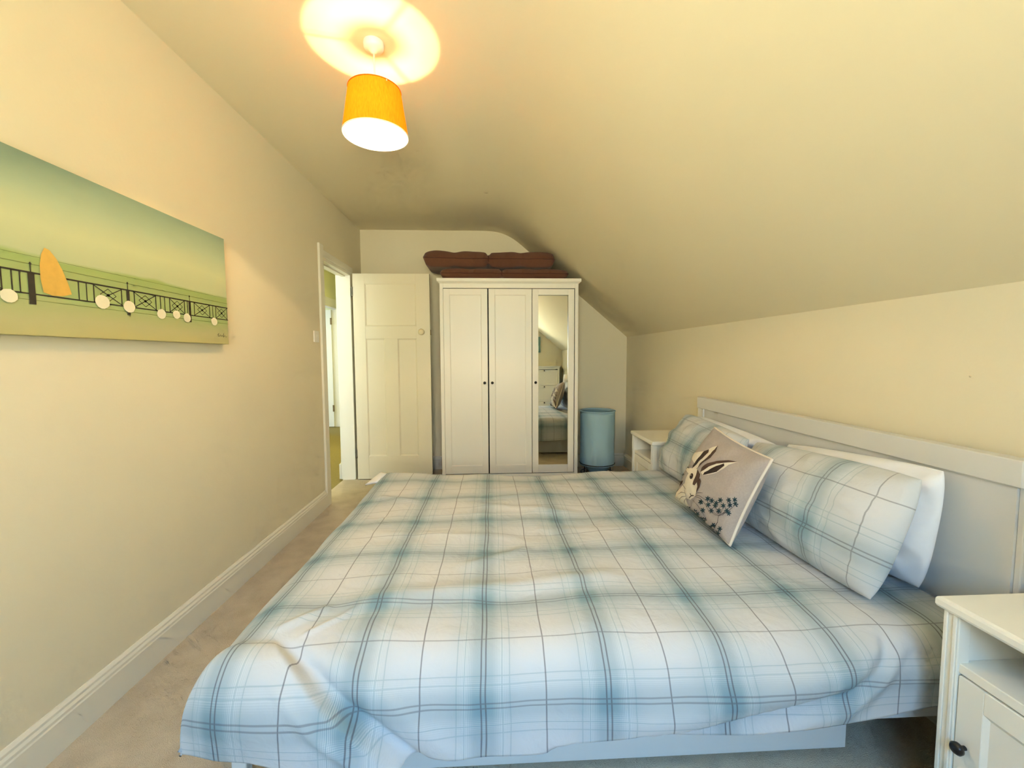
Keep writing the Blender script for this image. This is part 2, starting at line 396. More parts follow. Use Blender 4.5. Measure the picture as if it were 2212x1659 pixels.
kn = MB().lathe([(.024, 0), (.026, -.004), (.012, -.008), (.010, -.022), (.020, -.030), (.029, -.042), (.029, -.052), (.020, -.062), (.002, -.065)], (-.666, HY, 1.432), 28, 'y')
kn.build('door_knob', 'cream_knob', dr, smooth=True, auto=50)
box(x1-.001, x1+.006, HY+.010, HY+.026, 1.405, 1.455).build('latch', 'brass', dr, .001)
for z in (1.775, .215):
    mb = MB().lathe([(.007, 0), (.007, .085)], (HX+.003, HY-.002, z), 12); mb.box(HX-.004, HX+.007, HY+.002, HY+.03, z, z+.085)
    mb.build('hinge', 'steel', dr)
# light switch
sw = empty('light_switch', (XL, 3.305, 1.354), 'white light switch plate beside the door frame', 'switch')
box(XL, XL+.010, 3.262, 3.348, 1.311, 1.397).build('plate', 'plastic', sw, .003)
MB().prism([(XL+.010, 1.368), (XL+.0135, 1.368), (XL+.010, 1.340)], 'y', 3.297, 3.313).build('rocker', 'plastic', sw, .0008)

# landing beyond the doorway
HXW, HZ = -2.60, 2.55
struct(box(-4.2, XL-.12, 2.2, 9.2, -.06, -.004).build('floor_landing', 'hall_carpet'), 'olive brown carpet of the landing', 'floor')
struct(box(-4.2, XL-.12, 2.2, 9.2, HZ, HZ+.08).build('ceiling_landing', 'hall_wall'), 'ceiling of the landing', 'ceiling')
mb = box(HXW-.1, HXW, 2.2, 6.62, 0, HZ); mb.box(HXW-.1, HXW, 7.38, 9.2, 0, HZ); mb.box(HXW-.1, HXW, 6.62, 7.38, 2.03, HZ)
struct(mb.build('wall_landing', 'hall_wall'), 'pale yellow wall of the landing', 'wall')
struct(box(HXW, XL-.12, 9.1, 9.2, 0, HZ).build('wall_landing_end', 'hall_wall'), 'end wall of the landing', 'wall')
struct(box(XL-.2, XL-.12, YB+.1, 9.2, 0, HZ).build('wall_landing_side', 'hall_wall'), 'side wall of the landing', 'wall')
struct(box(-4.2, HXW-.1, 7.9, 8.0, 0, HZ).build('wall_far_room', 'hall_wall'), 'wall of the room across the landing', 'wall')
mb = box(HXW-.1, HXW+.02, 7.352, 7.382, 0, 2.03); mb.box(HXW-.1, HXW+.02, 6.618, 6.648, 0, 2.03); mb.box(HXW-.1, HXW+.02, 6.648, 7.352, 2.0, 2.03)
mb.box(HXW, HXW+.025, 7.40, 7.52, 0, 2.14); mb.box(HXW, HXW+.025, 6.48, 6.60, 0, 2.14); mb.box(HXW, HXW+.025, 6.60, 7.40, 2.02, 2.14)
struct(mb.build('trim_4', 'gloss', None, .003), 'white architrave of the doorway across the landing', 'door frame')
d2 = empty('door_2', (HXW-.09, 7.33, 0), 'white panelled door seen ajar across the landing', 'door', kind='structure')
a, b = HXW-.09-.70, HXW-.09
mb = box(a, b, 7.30, 7.312, .01, 1.985); mb.box(a, b, 7.326, 7.338, .01, 1.985)
for q in ((a, a+.11, .01, 1.985), (b-.11, b, .01, 1.985), (a+.11, b-.11, 1.87, 1.985), (a+.11, b-.11, 1.36, 1.48), (a+.11, b-.11, .01, .23), (a+.30, b-.30, .23, 1.36)):
    mb.box(q[0], q[1], 7.312, 7.326, q[2], q[3])
mb = MB()
for q in ((a, a+.11, .01, 1.985), (b-.11, b, .01, 1.985), (a+.11, b-.11, 1.87, 1.985), (a+.11, b-.11, 1.36, 1.48), (a+.11, b-.11, .01, .23), (a+.30, b-.30, .23, 1.36)):
    mb.box(q[0], q[1], 7.30, 7.338, q[2], q[3])
mb.build('door_leaf', 'gloss', d2, .002)
for q in ((a+.11, b-.11, 1.48, 1.87), (a+.11, a+.30, .23, 1.36), (b-.30, b-.11, .23, 1.36)): box(q[0], q[1], 7.311, 7.327, q[2], q[3]).build('panel', 'gloss', d2)
for z in (1.74, .27): box(b-.012, b+.012, 7.284, 7.30, z, z+.11).build('hinge', 'brass', d2)

# ------------------------------------------------------------------ wardrobe
wx, wy = -.489, 3.873
wr = empty('wardrobe', (wx+.655, wy+.29, 0), 'tall white three-door wardrobe with a mirrored right door', 'wardrobe')
x0, x1, yf, yb = wx+.022, wx+1.288, wy+.02, wy+.575
mb = box(x0, x0+.032, yf, yb, 0, 1.86); mb.box(x1-.032, x1, yf, yb, 0, 1.86)
mb.box(x0+.032, x1-.032, yf+.004, yb, .055, .10); mb.box(x0+.032, x1-.032, yf, yb, 1.815, 1.86); mb.box(x0+.032, x1-.032, yb-.01, yb, .1, 1.815); mb.box(x0+.032, x1-.032, yf+.004, yf+.02, .0, .055)
mb.build('carcass', 'white', wr, .002)
mb = MB(); cr = [(0, 1.855), (.006, 1.862), (.012, 1.868), (.020, 1.872), (.022, 1.880), (.022, 1.900)]
for (i, (o0, z0)), (o1, z1) in zip(enumerate(cr[:-1]), cr[1:]):
    a = [(x0-o0, yf-o0, z0), (x1+o0, yf-o0, z0), (x1+o0, yb, z0), (x0-o0, yb, z0)]; b = [(x0-o1, yf-o1, z1), (x1+o1, yf-o1, z1), (x1+o1, yb, z1), (x0-o1, yb, z1)]
    for k in range(4): mb.quad([a[k], a[(k+1) % 4], b[(k+1) % 4], b[k]])
mb.quad([(x0-.022, yf-.022, 1.90), (x1+.022, yf-.022, 1.90), (x1+.022, yb, 1.90), (x0-.022, yb, 1.90)]); mb.quad([(x0, yf, 1.855), (x0, yb, 1.855), (x1, yb, 1.855), (x1, yf, 1.855)])
mb.build('cornice', 'white', wr, weld=1e-5)
box(x0+.032, x1-.032, yf+.02, yf+.03, .1, 1.815).build('gap_shade_sheet', 'dark', wr)  # near-black sheet behind the doors, painted in as the shade of their gaps
DX = [(-.433, -.036), (-.025, .369), (.374, .760)]
for i, (a, b) in enumerate(DX):
    z0, z1 = .108, 1.809; fy = yf-.004; fw = .055
    mb = box(a, a+fw, fy, fy+.018, z0, z1); mb.box(b-fw, b, fy, fy+.018, z0, z1); mb.box(a+fw, b-fw, fy, fy+.018, z0, z0+.075); mb.box(a+fw, b-fw, fy, fy+.018, z1-fw, z1)
    ob = mb.build('mirror_door' if i == 2 else 'door', 'white', wr, .0015)
    if i == 0: ob.name = 'door'
    if i < 2:
        box(a+fw-.001, b-fw+.001, fy+.006, fy+.014, z0+.074, z1-fw+.001).build('panel', 'white', ob)
        bd = MB(); c, d = z0+.075, z1-fw
        for q, sg in ((a+fw, 1), (b-fw, -1)): bd.prism([(q, fy+.006), (q+sg*.007, fy+.006), (q, fy+.0015)], 'z', c, d)
        for q, sg in ((c, 1), (d, -1)): bd.prism([(fy+.006, q), (fy+.006, q+sg*.007), (fy+.0015, q)], 'x', a+fw, b-fw)
        bd.build('bead', 'white', ob)
    else:
        h = (z1-fw-z0-.075)/2; zc = (z1-fw+z0+.075)/2; tl = .012
        mb = MB(); g0 = fy+.012
        mb.quad([(a+fw-.001, g0-h*tl*.6, zc-h), (b-fw+.001, g0-h*tl*.6, zc-h), (b-fw+.001, g0+h*tl, zc+h), (a+fw-.001, g0+h*tl, zc+h)])
        mr = mb.build('mirror', 'mirror', ob, fix=False); tag(mr, 'tall narrow mirror pane')
        box(a+fw, b-fw, fy+.0235, fy+.026, z0+.07, z1-fw+.001).build('backing', 'white', ob)
    kx = {0: -.066, 1: .004, 2: .402}[i]
    MB().lathe([(.005, 0), (.005, -.010), (.012, -.014), (.013, -.020), (.009, -.025), (.001, -.026)], (kx, fy, .955), 20, 'y').build('knob', 'black', ob, smooth=True)

# brown cushions stacked on the wardrobe
def lounger_pad(name, x0, x1, y0, y1, z0, h, seams, sag, label, seed, endlift=0):
    cx = (x0+x1)/2; root = empty(name, (cx, (y0+y1)/2, z0), label, 'cushion', 'brown cushions on the wardrobe')
    NX, NY = 72, 18
    def prof(x):
        k = 1.0
        for s in seams: k *= 1-.42*math.exp(-((x-s)/.016)**2) - .12*math.exp(-((x-s)/.06)**2)
        return k
    def dent(x): return 1-.16*sum(math.exp(-((x-q)/.05)**2) for q in sag)
    top, bot = [], []
    for j in range(NY+1):
        t = -1+2*j/NY; rt, rb = [], []
        for i in range(NX+1):
            s = -1+2*i/NX; x = cx+s*(x1-x0)/2
            e = (max(0, 1-abs(s)**14)**.36)*(max(0, 1-abs(t)**8)**.33)
            th = h*e*prof(x)*dent(x)*(1+.10*nz(x*5+seed, t*1.6, 1))
            yy = (y0+y1)/2 + t*(y1-y0)/2*(1-.03*(1-prof(x)))
            lift = endlift*max(0, -s-.35)**1.5 + .006*nz(x*7, t*2, seed)
            mid = z0 + h*.5*(.96)
            rt.append((x, yy, mid+th*.52+lift)); rb.append((x, yy, max(z0+lift*.4, mid-th*.5+lift*.4)))
        top.append(rt); bot.append(rb)
    mb = MB(); mb.grid(top); mb.grid(bot, flip=True)
    mb.build('padding', 'brown', root, smooth=True, weld=1e-4)
    mid = z0+h*.5*.96
    for s in seams:
        mb = MB(); path = []
        for j in range(0, 15):
            a = math.pi*(j/14)-math.pi/2
            path.append((s+.002*math.sin(j), y0+.006-.0*math.cos(a), mid+math.sin(a)*h*.20))
        mb.tube(path, .003, 6); mb.build('seam', 'brown_piping', root, smooth=True)
    mb = MB(); path = [(x0+.012+(x1-x0-.024)*i/40, y0+.001, mid+.004*nz(i*.3, seed) + endlift*.7*max(0, 1-2*i/40-.35)**1.5) for i in range(41)]
    mb.tube(path, .003, 6); mb.build('piping', 'brown_piping', root, smooth=True)
    return root
lounger_pad('wardrobe_cushion', -.462, .712, 3.90, 4.36, 1.903, .098, [.098], [-.19, .40], 'lower of the two brown cushions on the wardrobe', 2)
lounger_pad('wardrobe_cushion', -.61, .585, 3.90, 4.36, 2.010, .145, [-.023], [-.33, .27], 'upper of the two brown cushions, overhanging the wardrobe at the left', 9, .02)

# ------------------------------------------------------------------ laundry hamper
hc = (1.052, 4.16); hr = .172
hp = empty('laundry_hamper', (hc[0], hc[1], 0), 'pale blue round fabric laundry hamper beside the wardrobe', 'hamper')
pts = []; NA = 64
for k, z in enumerate([.112, .125, .16, .25, .35, .45, .55, .62, .645]):
    row = []
    for i in range(NA+1):
        a = 2*math.pi*i/NA; sagm = math.exp(-((z-.35)/.22)**2)
        r = hr*(1 - .02*sagm*(1+nz(math.cos(a)*2.5, math.sin(a)*2.5, z*4)) + .012*sagm*math.sin(9*a+z*3))
        row.append((hc[0]+r*math.cos(a), hc[1]+r*math.sin(a), z + (.006*nz(math.cos(a)*2, math.sin(a)*2, 3) if k == 0 else 0)))
    pts.append(row)
sk = MB().grid(pts).build('fabric', 'hamper', hp, smooth=True, weld=1e-5)
sm = sk.modifiers.new('thick', 'SOLIDIFY'); sm.thickness = .003
MB().lathe([(hr-.006, .64), (hr-.012, .40), (hr-.016, .14), (.11, .06), (.08, .036), (.002, .034)], (hc[0], hc[1], 0), 48, cap=False).build('liner', 'hamper_in', hp, smooth=True)
for z, r in ((.652, .006), (.128, .004)):
    MB().tube([(hc[0]+hr*math.cos(2*math.pi*i/48), hc[1]+hr*math.sin(2*math.pi*i/48), z) for i in range(48)], r, 8, True).build('hoop', 'hamper' if z > .3 else 'black', hp, smooth=True)
for k in range(4):
    a = math.radians(38+90*k); c, s_ = math.cos(a), math.sin(a)
    MB().tube([(hc[0]+c*(hr-.012), hc[1]+s_*(hr-.012), .15), (hc[0]+c*(hr-.010), hc[1]+s_*(hr-.010), .0)], .0045, 8).build('leg', 'black', hp, smooth=True)
MB().tube([(hc[0]+(hr-.012)*math.cos(2*math.pi*i/40), hc[1]+(hr-.012)*math.sin(2*math.pi*i/40), .030) for i in range(40)], .0035, 8, True).build('base_ring', 'black', hp, smooth=True)

# ------------------------------------------------------------------ bedside tables
def bedside(y1, xf, label):
    y0 = y1-.44; xb = XR-.02
    t = empty('bedside_table', ((xf+xb)/2, (y0+y1)/2, 0), label, 'bedside table', 'white bedside tables')
    fx = xf+.012
    # top with a rounded nose on three sides
    nose = [(.006, .592), (.002, .595), (0, .600), (0, .612), (.002, .617), (.007, .620)]
    mb = MB(); lo = None
    for o, z in nose:
        ring = [(xf+o, y0+o, z), (xf+o, y1-o, z), (xb, y1-o, z), (xb, y0+o, z)]
        if lo: 
            for k in range(4): mb.quad([lo[k], lo[(k+1) % 4], ring[(k+1) % 4], ring[k]])
        lo = ring
    mb.quad(lo); o, z = nose[0]; mb.quad([(xf+o, y0+o, z), (xb, y0+o, z), (xb, y1-o, z), (xf+o, y1-o, z)])
    mb.build('table_top', 'white', t, weld=1e-5)
    for ya, yb_ in ((y0+.010, y0+.045), (y1-.045, y1-.010)):
        mb = box(fx, fx+.030, ya, yb_, 0, .592); mb.box(fx-.004, fx, ya+.003, ya+.012, .0, .592); mb.box(fx-.004, fx, yb_-.012, yb_-.003, .0, .592)
        mb.build('post', 'white', t, .0035)
        box(fx+.030, xb-.03, ya+.008, yb_-.008, .045, .592).build('side_panel', 'white', t, .001)
        box(xb-.03, xb, ya, yb_, 0, .592).build('post', 'white', t, .003)
    box(xb-.014, xb-.006, y0+.045, y1-.045, .045, .592).build('back_panel', 'white', t)
    box(fx+.006, xb-.014, y0+.037, y1-.037, .456, .479).build('shelf', 'white', t, .002)
    box(fx+.006, xb-.014, y0+.037, y1-.037, .045, .065).build('bottom', 'white', t, .002)
    a, b, c, d = y0+.047, y1-.047, .068, .452; fw = .052
    mb = box(fx+.004, fx+.022, a, a+fw, c, d); mb.box(fx+.004, fx+.022, b-fw, b, c, d); mb.box(fx+.004, fx+.022, a+fw, b-fw, c, c+fw); mb.box(fx+.004, fx+.022, a+fw, b-fw, d-fw, d)
    dd = mb.build('door', 'white', t, .0015)
    box(fx+.011, fx+.019, a+fw-.001, b-fw+.001, c+fw-.001, d-fw+.001).build('panel', 'white', dd)
    bd = MB()
    for q, sg in ((a+fw, 1), (b-fw, -1)): bd.prism([(fx+.011, q), (fx+.011, q+sg*.009), (fx+.005, q)], 'z', c+fw, d-fw)
    for q, sg in ((c+fw, 1), (d-fw, -1)): bd.prism([(fx+.011, q), (fx+.011, q+sg*.009), (fx+.005, q)], 'y', a+fw, b-fw)
    bd.build('bead', 'white', dd)
    MB().lathe([(.005, 0), (.005, -.012), (.013, -.015), (.014, -.022), (.010, -.027), (.001, -.028)], (fx+.004, b-.022, .292), 20, 'x').build('knob', 'black', dd, smooth=True)
    MB().lathe([(.0075, 0), (.0075, -.006), (.001, -.007)], (fx+.06, y1-.037, .572), 14, 'y').build('fixing_cap', 'black', t, smooth=True)
    return t
bedside(.938, 1.068, 'white bedside table in the near right corner, under the table lamp')
bedside(3.205, 1.072, 'white bedside table on the far side of the bed, nothing on it')

# ------------------------------------------------------------------ bed
BY0, BY1 = 1.004, 2.732; HBX = 1.362
bed = empty('bed', (.33, (BY0+BY1)/2, 0), 'white wooden double bed with a panelled headboard', 'bed')
hb = box(HBX+.008, HBX+.030, BY0+.018, BY1-.05, .20, .86).build('headboard', 'bedwhite', bed)
box(HBX-.004, HBX+.044, BY0, BY1, .853, .925).build('top_rail', 'bedwhite', hb, .003)
for a, b in ((BY0+.002, BY0+.018), (BY1-.074, BY1-.004)): box(HBX+(.014 if a < 2 else 0), HBX+.04, a, b, 0, .853).build('post', 'bedwhite', hb, .003)
fb = box(-.668, -.645, BY0+.06, BY1-.06, .17, .33).build('footboard', 'bedwhite', bed, .003)
for a, b in ((1.062, 1.092), (BY1-.092, BY1-.062)): box(-.682, -.645, a, b, 0, .34).build('leg', 'bedwhite', bed, .003)
for a, b in ((1.045, 1.065), (BY1-.065, BY1-.045)): box(-.645, HBX, a, b, .205, .335).build('side_rail', 'bedwhite', bed, .003)
MBs = box(-.64, HBX, 1.83, 1.90, .14, .23); MBs.build('mid_beam', 'bedwhite', bed)
for i in range(14): box(-.6+i*.138, -.53+i*.138, 1.065, BY1-.065, .232, .248).build('slat', 'bedwhite', bed)
for yf_, sgn in ((1.152, 1), (BY1-.152, -1)):
    y_a, y_b = sorted((yf_, yf_+sgn*.62)); g = .016
    d = box(-.512, 1.056, min(yf_, yf_+sgn*g), max(yf_, yf_+sgn*g), .018, .185).build('drawer', 'bedwhite', bed, .002)
    mb = box(-.50, 1.045, y_a+.016, y_b-.016, .03, .045); mb.box(-.50, -.485, y_a+.016, y_b-.016, .045, .17); mb.box(1.03, 1.045, y_a+.016, y_b-.016, .045, .17); 
    yy = yf_+sgn*.60; mb.box(-.485, 1.03, yy-.008, yy+.008, .045, .17)
    mb.build('drawer_box', 'bedwhite', d)
    for cx in (-.4, .95): MB().lathe([(.018, -.012), (.018, .012)], (cx, yf_+sgn*.10, .018), 14, 'x').build('castor', 'black', d)
# mattress
mb = MB(); NXm, NYm = 24, 20
top, bot = [], []
for j in range(NYm+1):
    rt, rb = [], []
    for i in range(NXm+1):
        s, t = -1+2*i/NXm, -1+2*j/NYm
        e = (1-abs(s)**30)**.25*(1-abs(t)**30)**.25 if abs(s) < 1 and abs(t) < 1 else 0
        x, y = .36+s*.985, 1.87+t*.79
        rt.append((x, y, .345+.085*e)); rb.append((x, y, .345-.095*e))
    top.append(rt); bot.append(rb)
mb.grid(top); mb.grid(bot, flip=True)
tag(mb.build('mattress', 'mattress', None, smooth=True, weld=1e-5), 'white mattress lying on the bed under the plaid duvet', 'mattress')

# duvet: a sheet in rest coordinates (u, v) that drapes over the mattress edges
X0, Y0, Y1, ZT = -.615, 1.115, 2.615, .472
def hang(d, r, flare):
    if d <= 0: return 0., 0.
    if d < r*math.pi/2: a = d/r; return r*math.sin(a), r*(1-math.cos(a))
    e = d-r*math.pi/2
    return r + flare*e - .9*e*e, r+e
def seg_ridge(x, y, ax, ay, bx, by, w, h, sharp=1.0):
    vx, vy = bx-ax, by-ay; L2 = vx*vx+vy*vy; t = ((x-ax)*vx+(y-ay)*vy)/L2
    fade = ss(-.12, .12, t)*(1-ss(.88, 1.12, t)); tt = min(1, max(0, t))
    dx, dy = x-(ax+tt*vx), y-(ay+tt*vy); s = (vx*dy-vy*dx)/math.sqrt(L2)
    return h*fade*math.exp(-abs(s/w)**(2*sharp) )
CURVE = [(.10, .20), (.14, .238), (.5, .279), (.73, .317), (.91, .358), (1.0, .42), (1.06, .50), (1.2, .6)]
def zcurve(x):
    if x <= CURVE[0][0]: return -1
    for (a, za), (b, zb) in zip(CURVE[:-1], CURVE[1:]):
        if x <= b: t = (x-a)/(b-a); return za+(zb-za)*t
    return 9
def duvet_point(u, v):
    du = X0-u; dn = Y0-v; df = v-Y1
    fx, gx = hang(du, .125, .10); fn, gn = hang(dn, .145, .12); ff, gf = hang(df, .115, .05)
    gy = max(gn, gf)
    # corner: combine the two drops smoothly
    k = 8.0
    g = ((gx**k+gy**k)**(1/k)) if (gx > 0 and gy > 0) else max(gx, gy)
    x = (X0 - fx) if du > 0 else u
    y = v
    if dn > 0: y = Y0-fn
    if df > 0: y = Y1+ff
    z = ZT-g
    topw = 1-ss(0, .16, max(du, dn, df))
    # padded, slept-on top
    edge = 1-ss(0, .35, min(u-X0+.1, v-Y0+.1, Y1+.1-v))
    puff = .014*nz(u*2.3+4, v*2.3, .3) + .007*nz(u*5.5, v*5.5+2, 1.7) + .003*nz(u*12, v*12, 4.2)
    z += (puff - .010*edge)*(.35+.65*topw)
    z += topw*(seg_ridge(u, v, -.40, 1.235, .40, 1.335, .045, .016) - seg_ridge(u, v, -.45, 1.185, .34, 1.285, .035, .006)
               + seg_ridge(u, v, -.10, 1.42, .12, 1.56, .03, .010) + seg_ridge(u, v, -.62, 1.905, .95, 1.93, .008, .0035)
               + seg_ridge(u, v, -.20, 2.12, .80, 2.20, .012, .004) + seg_ridge(u, v, -.60, 2.22, -.38, 2.10, .022, .009)
               + seg_ridge(u, v, -.06, 2.02, .40, 1.90, .03, .008) + seg_ridge(u, v, -.5, 1.72, .1, 1.66, .03, .006)
               + seg_ridge(u, v, .15, 1.75, .75, 1.68, .03, .005) + seg_ridge(u, v, -.58, 1.12, -.48, 1.22, .014, .010)
               + seg_ridge(u, v, -.50, 1.10, -.40, 1.20, .010, .008) + .016*math.exp(-((u+.66)/.16)**2-((v-2.62)/.2)**2))
    # far edge is a little uneven
    z -= .016*math.exp(-((u-.35)/.45)**2)*ss(2.25, 2.6, v)
    # near face: fold at the foot corner, swag towards the headboard
    if dn > 0:
        aa = min(dn/.145, math.pi/2); w = ss(0, .06, dn)*(1-ss(.02, .16, du)*.6)
        wn = ss(.05, .15, dn)
        out = .010*nz(x*3.2, z*4, 7)*wn
        dist = ((x+.60)*(-.33)+dn*.40) / math.hypot(.40, .33)               # >0 below and left of the fold
        out += ss(.0, .10, dn)*(.038*ss(-.002, .012, dist)*(1-ss(.06, .34, dist)) - .018*math.exp(-((dist+.016)/.016)**2) + .010*math.exp(-((dist+.075)/.03)**2))
        out += .008*math.exp(-((dist-.05)/.012)**2)*ss(.08, .2, dn)
        if x > .02:
            zc = zcurve(x); sw = .006+.030*ss(.6, 1.0, x)
            if zc > 0:
                out += wn*(-.026*ss(-sw*.4, sw, zc-z)*ss(.1, .2, x) + .014*math.exp(-((z-zc-.035)/.035)**2)*ss(.2, .5, x))
                out += wn*.014*math.exp(-((zc-z-.075)/.03)**2)*ss(.45, .8, x)
            out += wn*.010*math.sin((x*2.1+z*5.5)*3.0)*ss(.75, 1.1, x)
        out += .0035*math.sin((x-.35*z)*31)*ss(.22, .32, dn)*(1-ss(-.35, -.1, x))
        y -= w*out*math.sin(aa); z += w*out*math.cos(aa)
    if du > .06: x -= ss(.06, .2, du)*(.012*nz(y*4, z*3, 11)+.008*math.sin(y*11))
    if df > .06: y += ss(.06, .2, df)*(.010*math.sin(x*9))
    return (x, y, z)
mb = MB()
us = []; vs = []
def spread(a, b, n): return [a+(b-a)*i/n for i in range(n+1)]
us = spread(X0-.345, X0, 44)[:-1] + spread(X0, 0, 115)[:-1] + spread(0, 1.335, 135)
hem_n = .322
vs = spread(Y0-hem_n, Y0+.05, 72)[:-1] + spread(Y0+.05, Y1, 120)[:-1] + spread(Y1, Y1+.34, 30)
pts, uvs = [], []
for v in vs:
    row, ur = [], []
    for u in us:
        # the hem is not straight: it rises towards the headboard and dips at the fold
        vv, uu = v, u
        if v < Y0:
            hl = hem_n - .015*ss(.1, .6, u) - .040*ss(.9, 1.25, u) + .006*math.sin(u*13) - .030*(1-ss(-.55, -.2, u)) - .02*(1-ss(X0-.2, X0, u))
            vv = Y0-(Y0-v)/hem_n*hl
        if u < X0: uu = X0-(X0-u)/.345*(.345 - .085*(1-ss(.95, 1.6, v)))
        row.append(duvet_point(uu, vv)); ur.append((uu, vv))
    pts.append(row); uvs.append(ur)
mb.grid(pts, uvs)
dv = mb.build('duvet', 'plaid', None, smooth=True, weld=2e-4)
so = dv.modifiers.new('thick', 'SOLIDIFY'); so.thickness = .006; so.offset = -1
tag(dv, 'pale blue and white plaid duvet spread over the bed', 'duvet')
# turned corner showing the white underside, at the far end of the foot
mb = MB(); a, b, c, d = (-.685, 2.50, .452), (-.770, 2.56, .420), (-.700, 2.66, .468), (-.655, 2.62, .470)
g = []
for i in range(7):
    s = i/6; r = []
    for j in range(7):
        t = j/6
        q = [(1-s)*((1-t)*a[k]+t*d[k])+s*((1-t)*b[k]+t*c[k]) for k in range(3)]
        q[2] += .012*math.sin(math.pi*s)*math.sin(math.pi*t); r.append(q)
    g.append(r)
fl = mb.grid(g).build('turned_corner', 'pillow_white', dv, smooth=True); tag(fl, 'white turned-out corner of the duvet underside')
q = fl.modifiers.new('thick', 'SOLIDIFY'); q.thickness = .008

# ------------------------------------------------------------------ pillows
class Pillow:
    def __init__(s, BL, BR, TR, TL, T, conc=.05, p=.42, seed=0, wr=.008, back=1.0, rnd=.0):
        s.rnd = rnd
        s.c = [Vector(q) for q in (BL, BR, TR, TL)]; s.T = T; s.conc = conc; s.p = p; s.seed = seed; s.wr = wr; s.back = back
        s.n = (s.c[1]-s.c[0]).cross(s.c[3]-s.c[0]).normalized()
        s.w = (s.c[1]-s.c[0]).length; s.h = (s.c[3]-s.c[0]).length
    def mid(s, a, b):
        k = 1-s.rnd*(a*a*b*b)**1.5
        a2 = a*k*(1-s.conc*(1-b*b)); b2 = b*k*(1-s.conc*(1-a*a))
        u, v = (a2+1)/2, (b2+1)/2; c = s.c
        return (1-v)*((1-u)*c[0]+u*c[1]) + v*((1-u)*c[3]+u*c[2])
    def thick(s, a, b):
        return s.T*(max(0, 1-a*a)*max(0, 1-b*b))**s.p
    def front(s, a, b, off=0):
        k = s.thick(a, b)
        w = s.wr*nz(a*2.6+s.seed, b*2.6, s.seed*.7)*min(1, k/s.T*2) + .5*s.wr*nz(a*6+s.seed, b*6, 2)*min(1, k/s.T*3)
        edge = max(abs(a), abs(b))
        w += .4*s.wr*math.sin(9*math.atan2(b, a)+s.seed)*ss(.55, .9, edge)*(1-ss(.93, 1, edge))
        return s.mid(a, b) + s.n*(k+w+off)
    def backp(s, a, b): return s.mid(a, b) - s.n*(s.thick(a, b)*s.back)
    def mesh(s, n=44):
        mb = MB(); g = [[-math.cos(math.pi*i/n) if False else -1+2*i/n for i in range(n+1)] for _ in (0,)][0]
        g = [math.sin(q*math.pi/2) for q in g]
        uv = [[((a+1)/2*s.w, (b+1)/2*s.h) for a in g] for b in g]
        mb.grid([[s.front(a, b) for a in g] for b in g], uv); mb.grid([[s.backp(a, b) for a in g] for b in g], uv, flip=True)
        return mb
    def rim(s, n=36):
        pts = []
        for k in range(4):
            for i in range(n):
                t = -1+2*i/n
                a, b = [(t, -1), (1, t), (-t, 1), (-1, -t)][k]; pts.append(s.mid(a, b))
        return pts
def pillow(name, pl, m, label, grp='bed pillows', flange=False):
    o = pl.mesh().build(name, m, None, smooth=True, weld=1e-4); tag(o, label, 'pillow', grp)
    return o
pw1 = Pillow((1.285, 1.86, .486), (1.297, 1.172, .478), (1.322, 1.142, .868), (1.320, 1.82, .808), .085, .0, .50, 3, .020, .40, .05)
pillow('pillow', pw1, 'pillow_white', 'white pillow against the headboard behind the near plaid pillow')
pw2 = Pillow((1.285, 2.64, .482), (1.285, 1.93, .488), (1.318, 1.865, .790), (1.320, 2.62, .822), .080, .0, .50, 5, .020, .40, .05)
pillow('pillow', pw2, 'pillow_white', 'white pillow against the headboard behind the far plaid pillow')
pp1 = Pillow((1.085, 1.88, .482), (1.095, 1.122, .476), (1.228, 1.112, .852), (1.222, 1.89, .806), .118, .0, .50, 8, .016, .35, .05)
pillow('plaid_pillow', pp1, 'plaid_pillow', 'plaid pillow nearest the camera, to the right of the hare cushion')
pp2 = Pillow((1.065, 2.65, .476), (1.085, 1.95, .486), (1.222, 1.915, .805), (1.240, 2.610, .838), .118, .0, .50, 12, .016, .35, .05)
pillow('plaid_pillow', pp2, 'plaid_pillow_b', 'plaid pillow on the far side, partly hidden by the hare cushion')

# hare cushion
hcsh = Pillow((0.8914, 1.9798, 0.5105), (0.8865, 1.5021, 0.4888), (1.0195, 1.4775, 0.8178), (1.0195, 1.8764, 0.8671), .080, .055, .38, 21, .006, .9)
hob = hcsh.mesh(48).build('hare_cushion', 'linen', None, smooth=True, weld=1e-4)
tag(hob, 'grey linen scatter cushion printed with a brown hare and dark flowers', 'cushion')
MB().tube(hcsh.rim(48), .0055, 8, True).build('piping', 'piping', hob, smooth=True)
def to_px(P):
    d = P-Vector((0, 0, CAM_H)); k = d.dot(_f); return W_PX/2+F_PX*d.dot(_r2)/k, 829.5-F_PX*d.dot(_u2)/k
GN = 40
GRD = [(a/GN, b/GN, to_px(hcsh.front(a/GN, b/GN))) for a in range(-GN, GN+1) for b in range(-GN, GN+1)]
def inv(zx, zy):
    # where on the cushion front the printed motif's point lies
    px, py = 1340+zx/4.6075, 840+zy/4.6075
    a, b, _ = min(GRD, key=lambda g: (g[2][0]-px)**2+(g[2][1]-py)**2)
    for _ in range(3):
        if abs(a) > .95 or abs(b) > .95: break
        e = .01; p0 = to_px(hcsh.front(a, b)); p1 = to_px(hcsh.front(a+e, b)); p2 = to_px(hcsh.front(a, b+e))
        J = ((p1[0]-p0[0])/e, (p2[0]-p0[0])/e, (p1[1]-p0[1])/e, (p2[1]-p0[1])/e); det = J[0]*J[3]-J[1]*J[2]
        if abs(det) < 1e-6: break
        ex, ey = px-p0[0], py-p0[1]
        a += max(-.05, min(.05, (ex*J[3]-ey*J[1])/det)); b += max(-.05, min(.05, (J[0]*ey-J[2]*ex)/det))
    return a, b
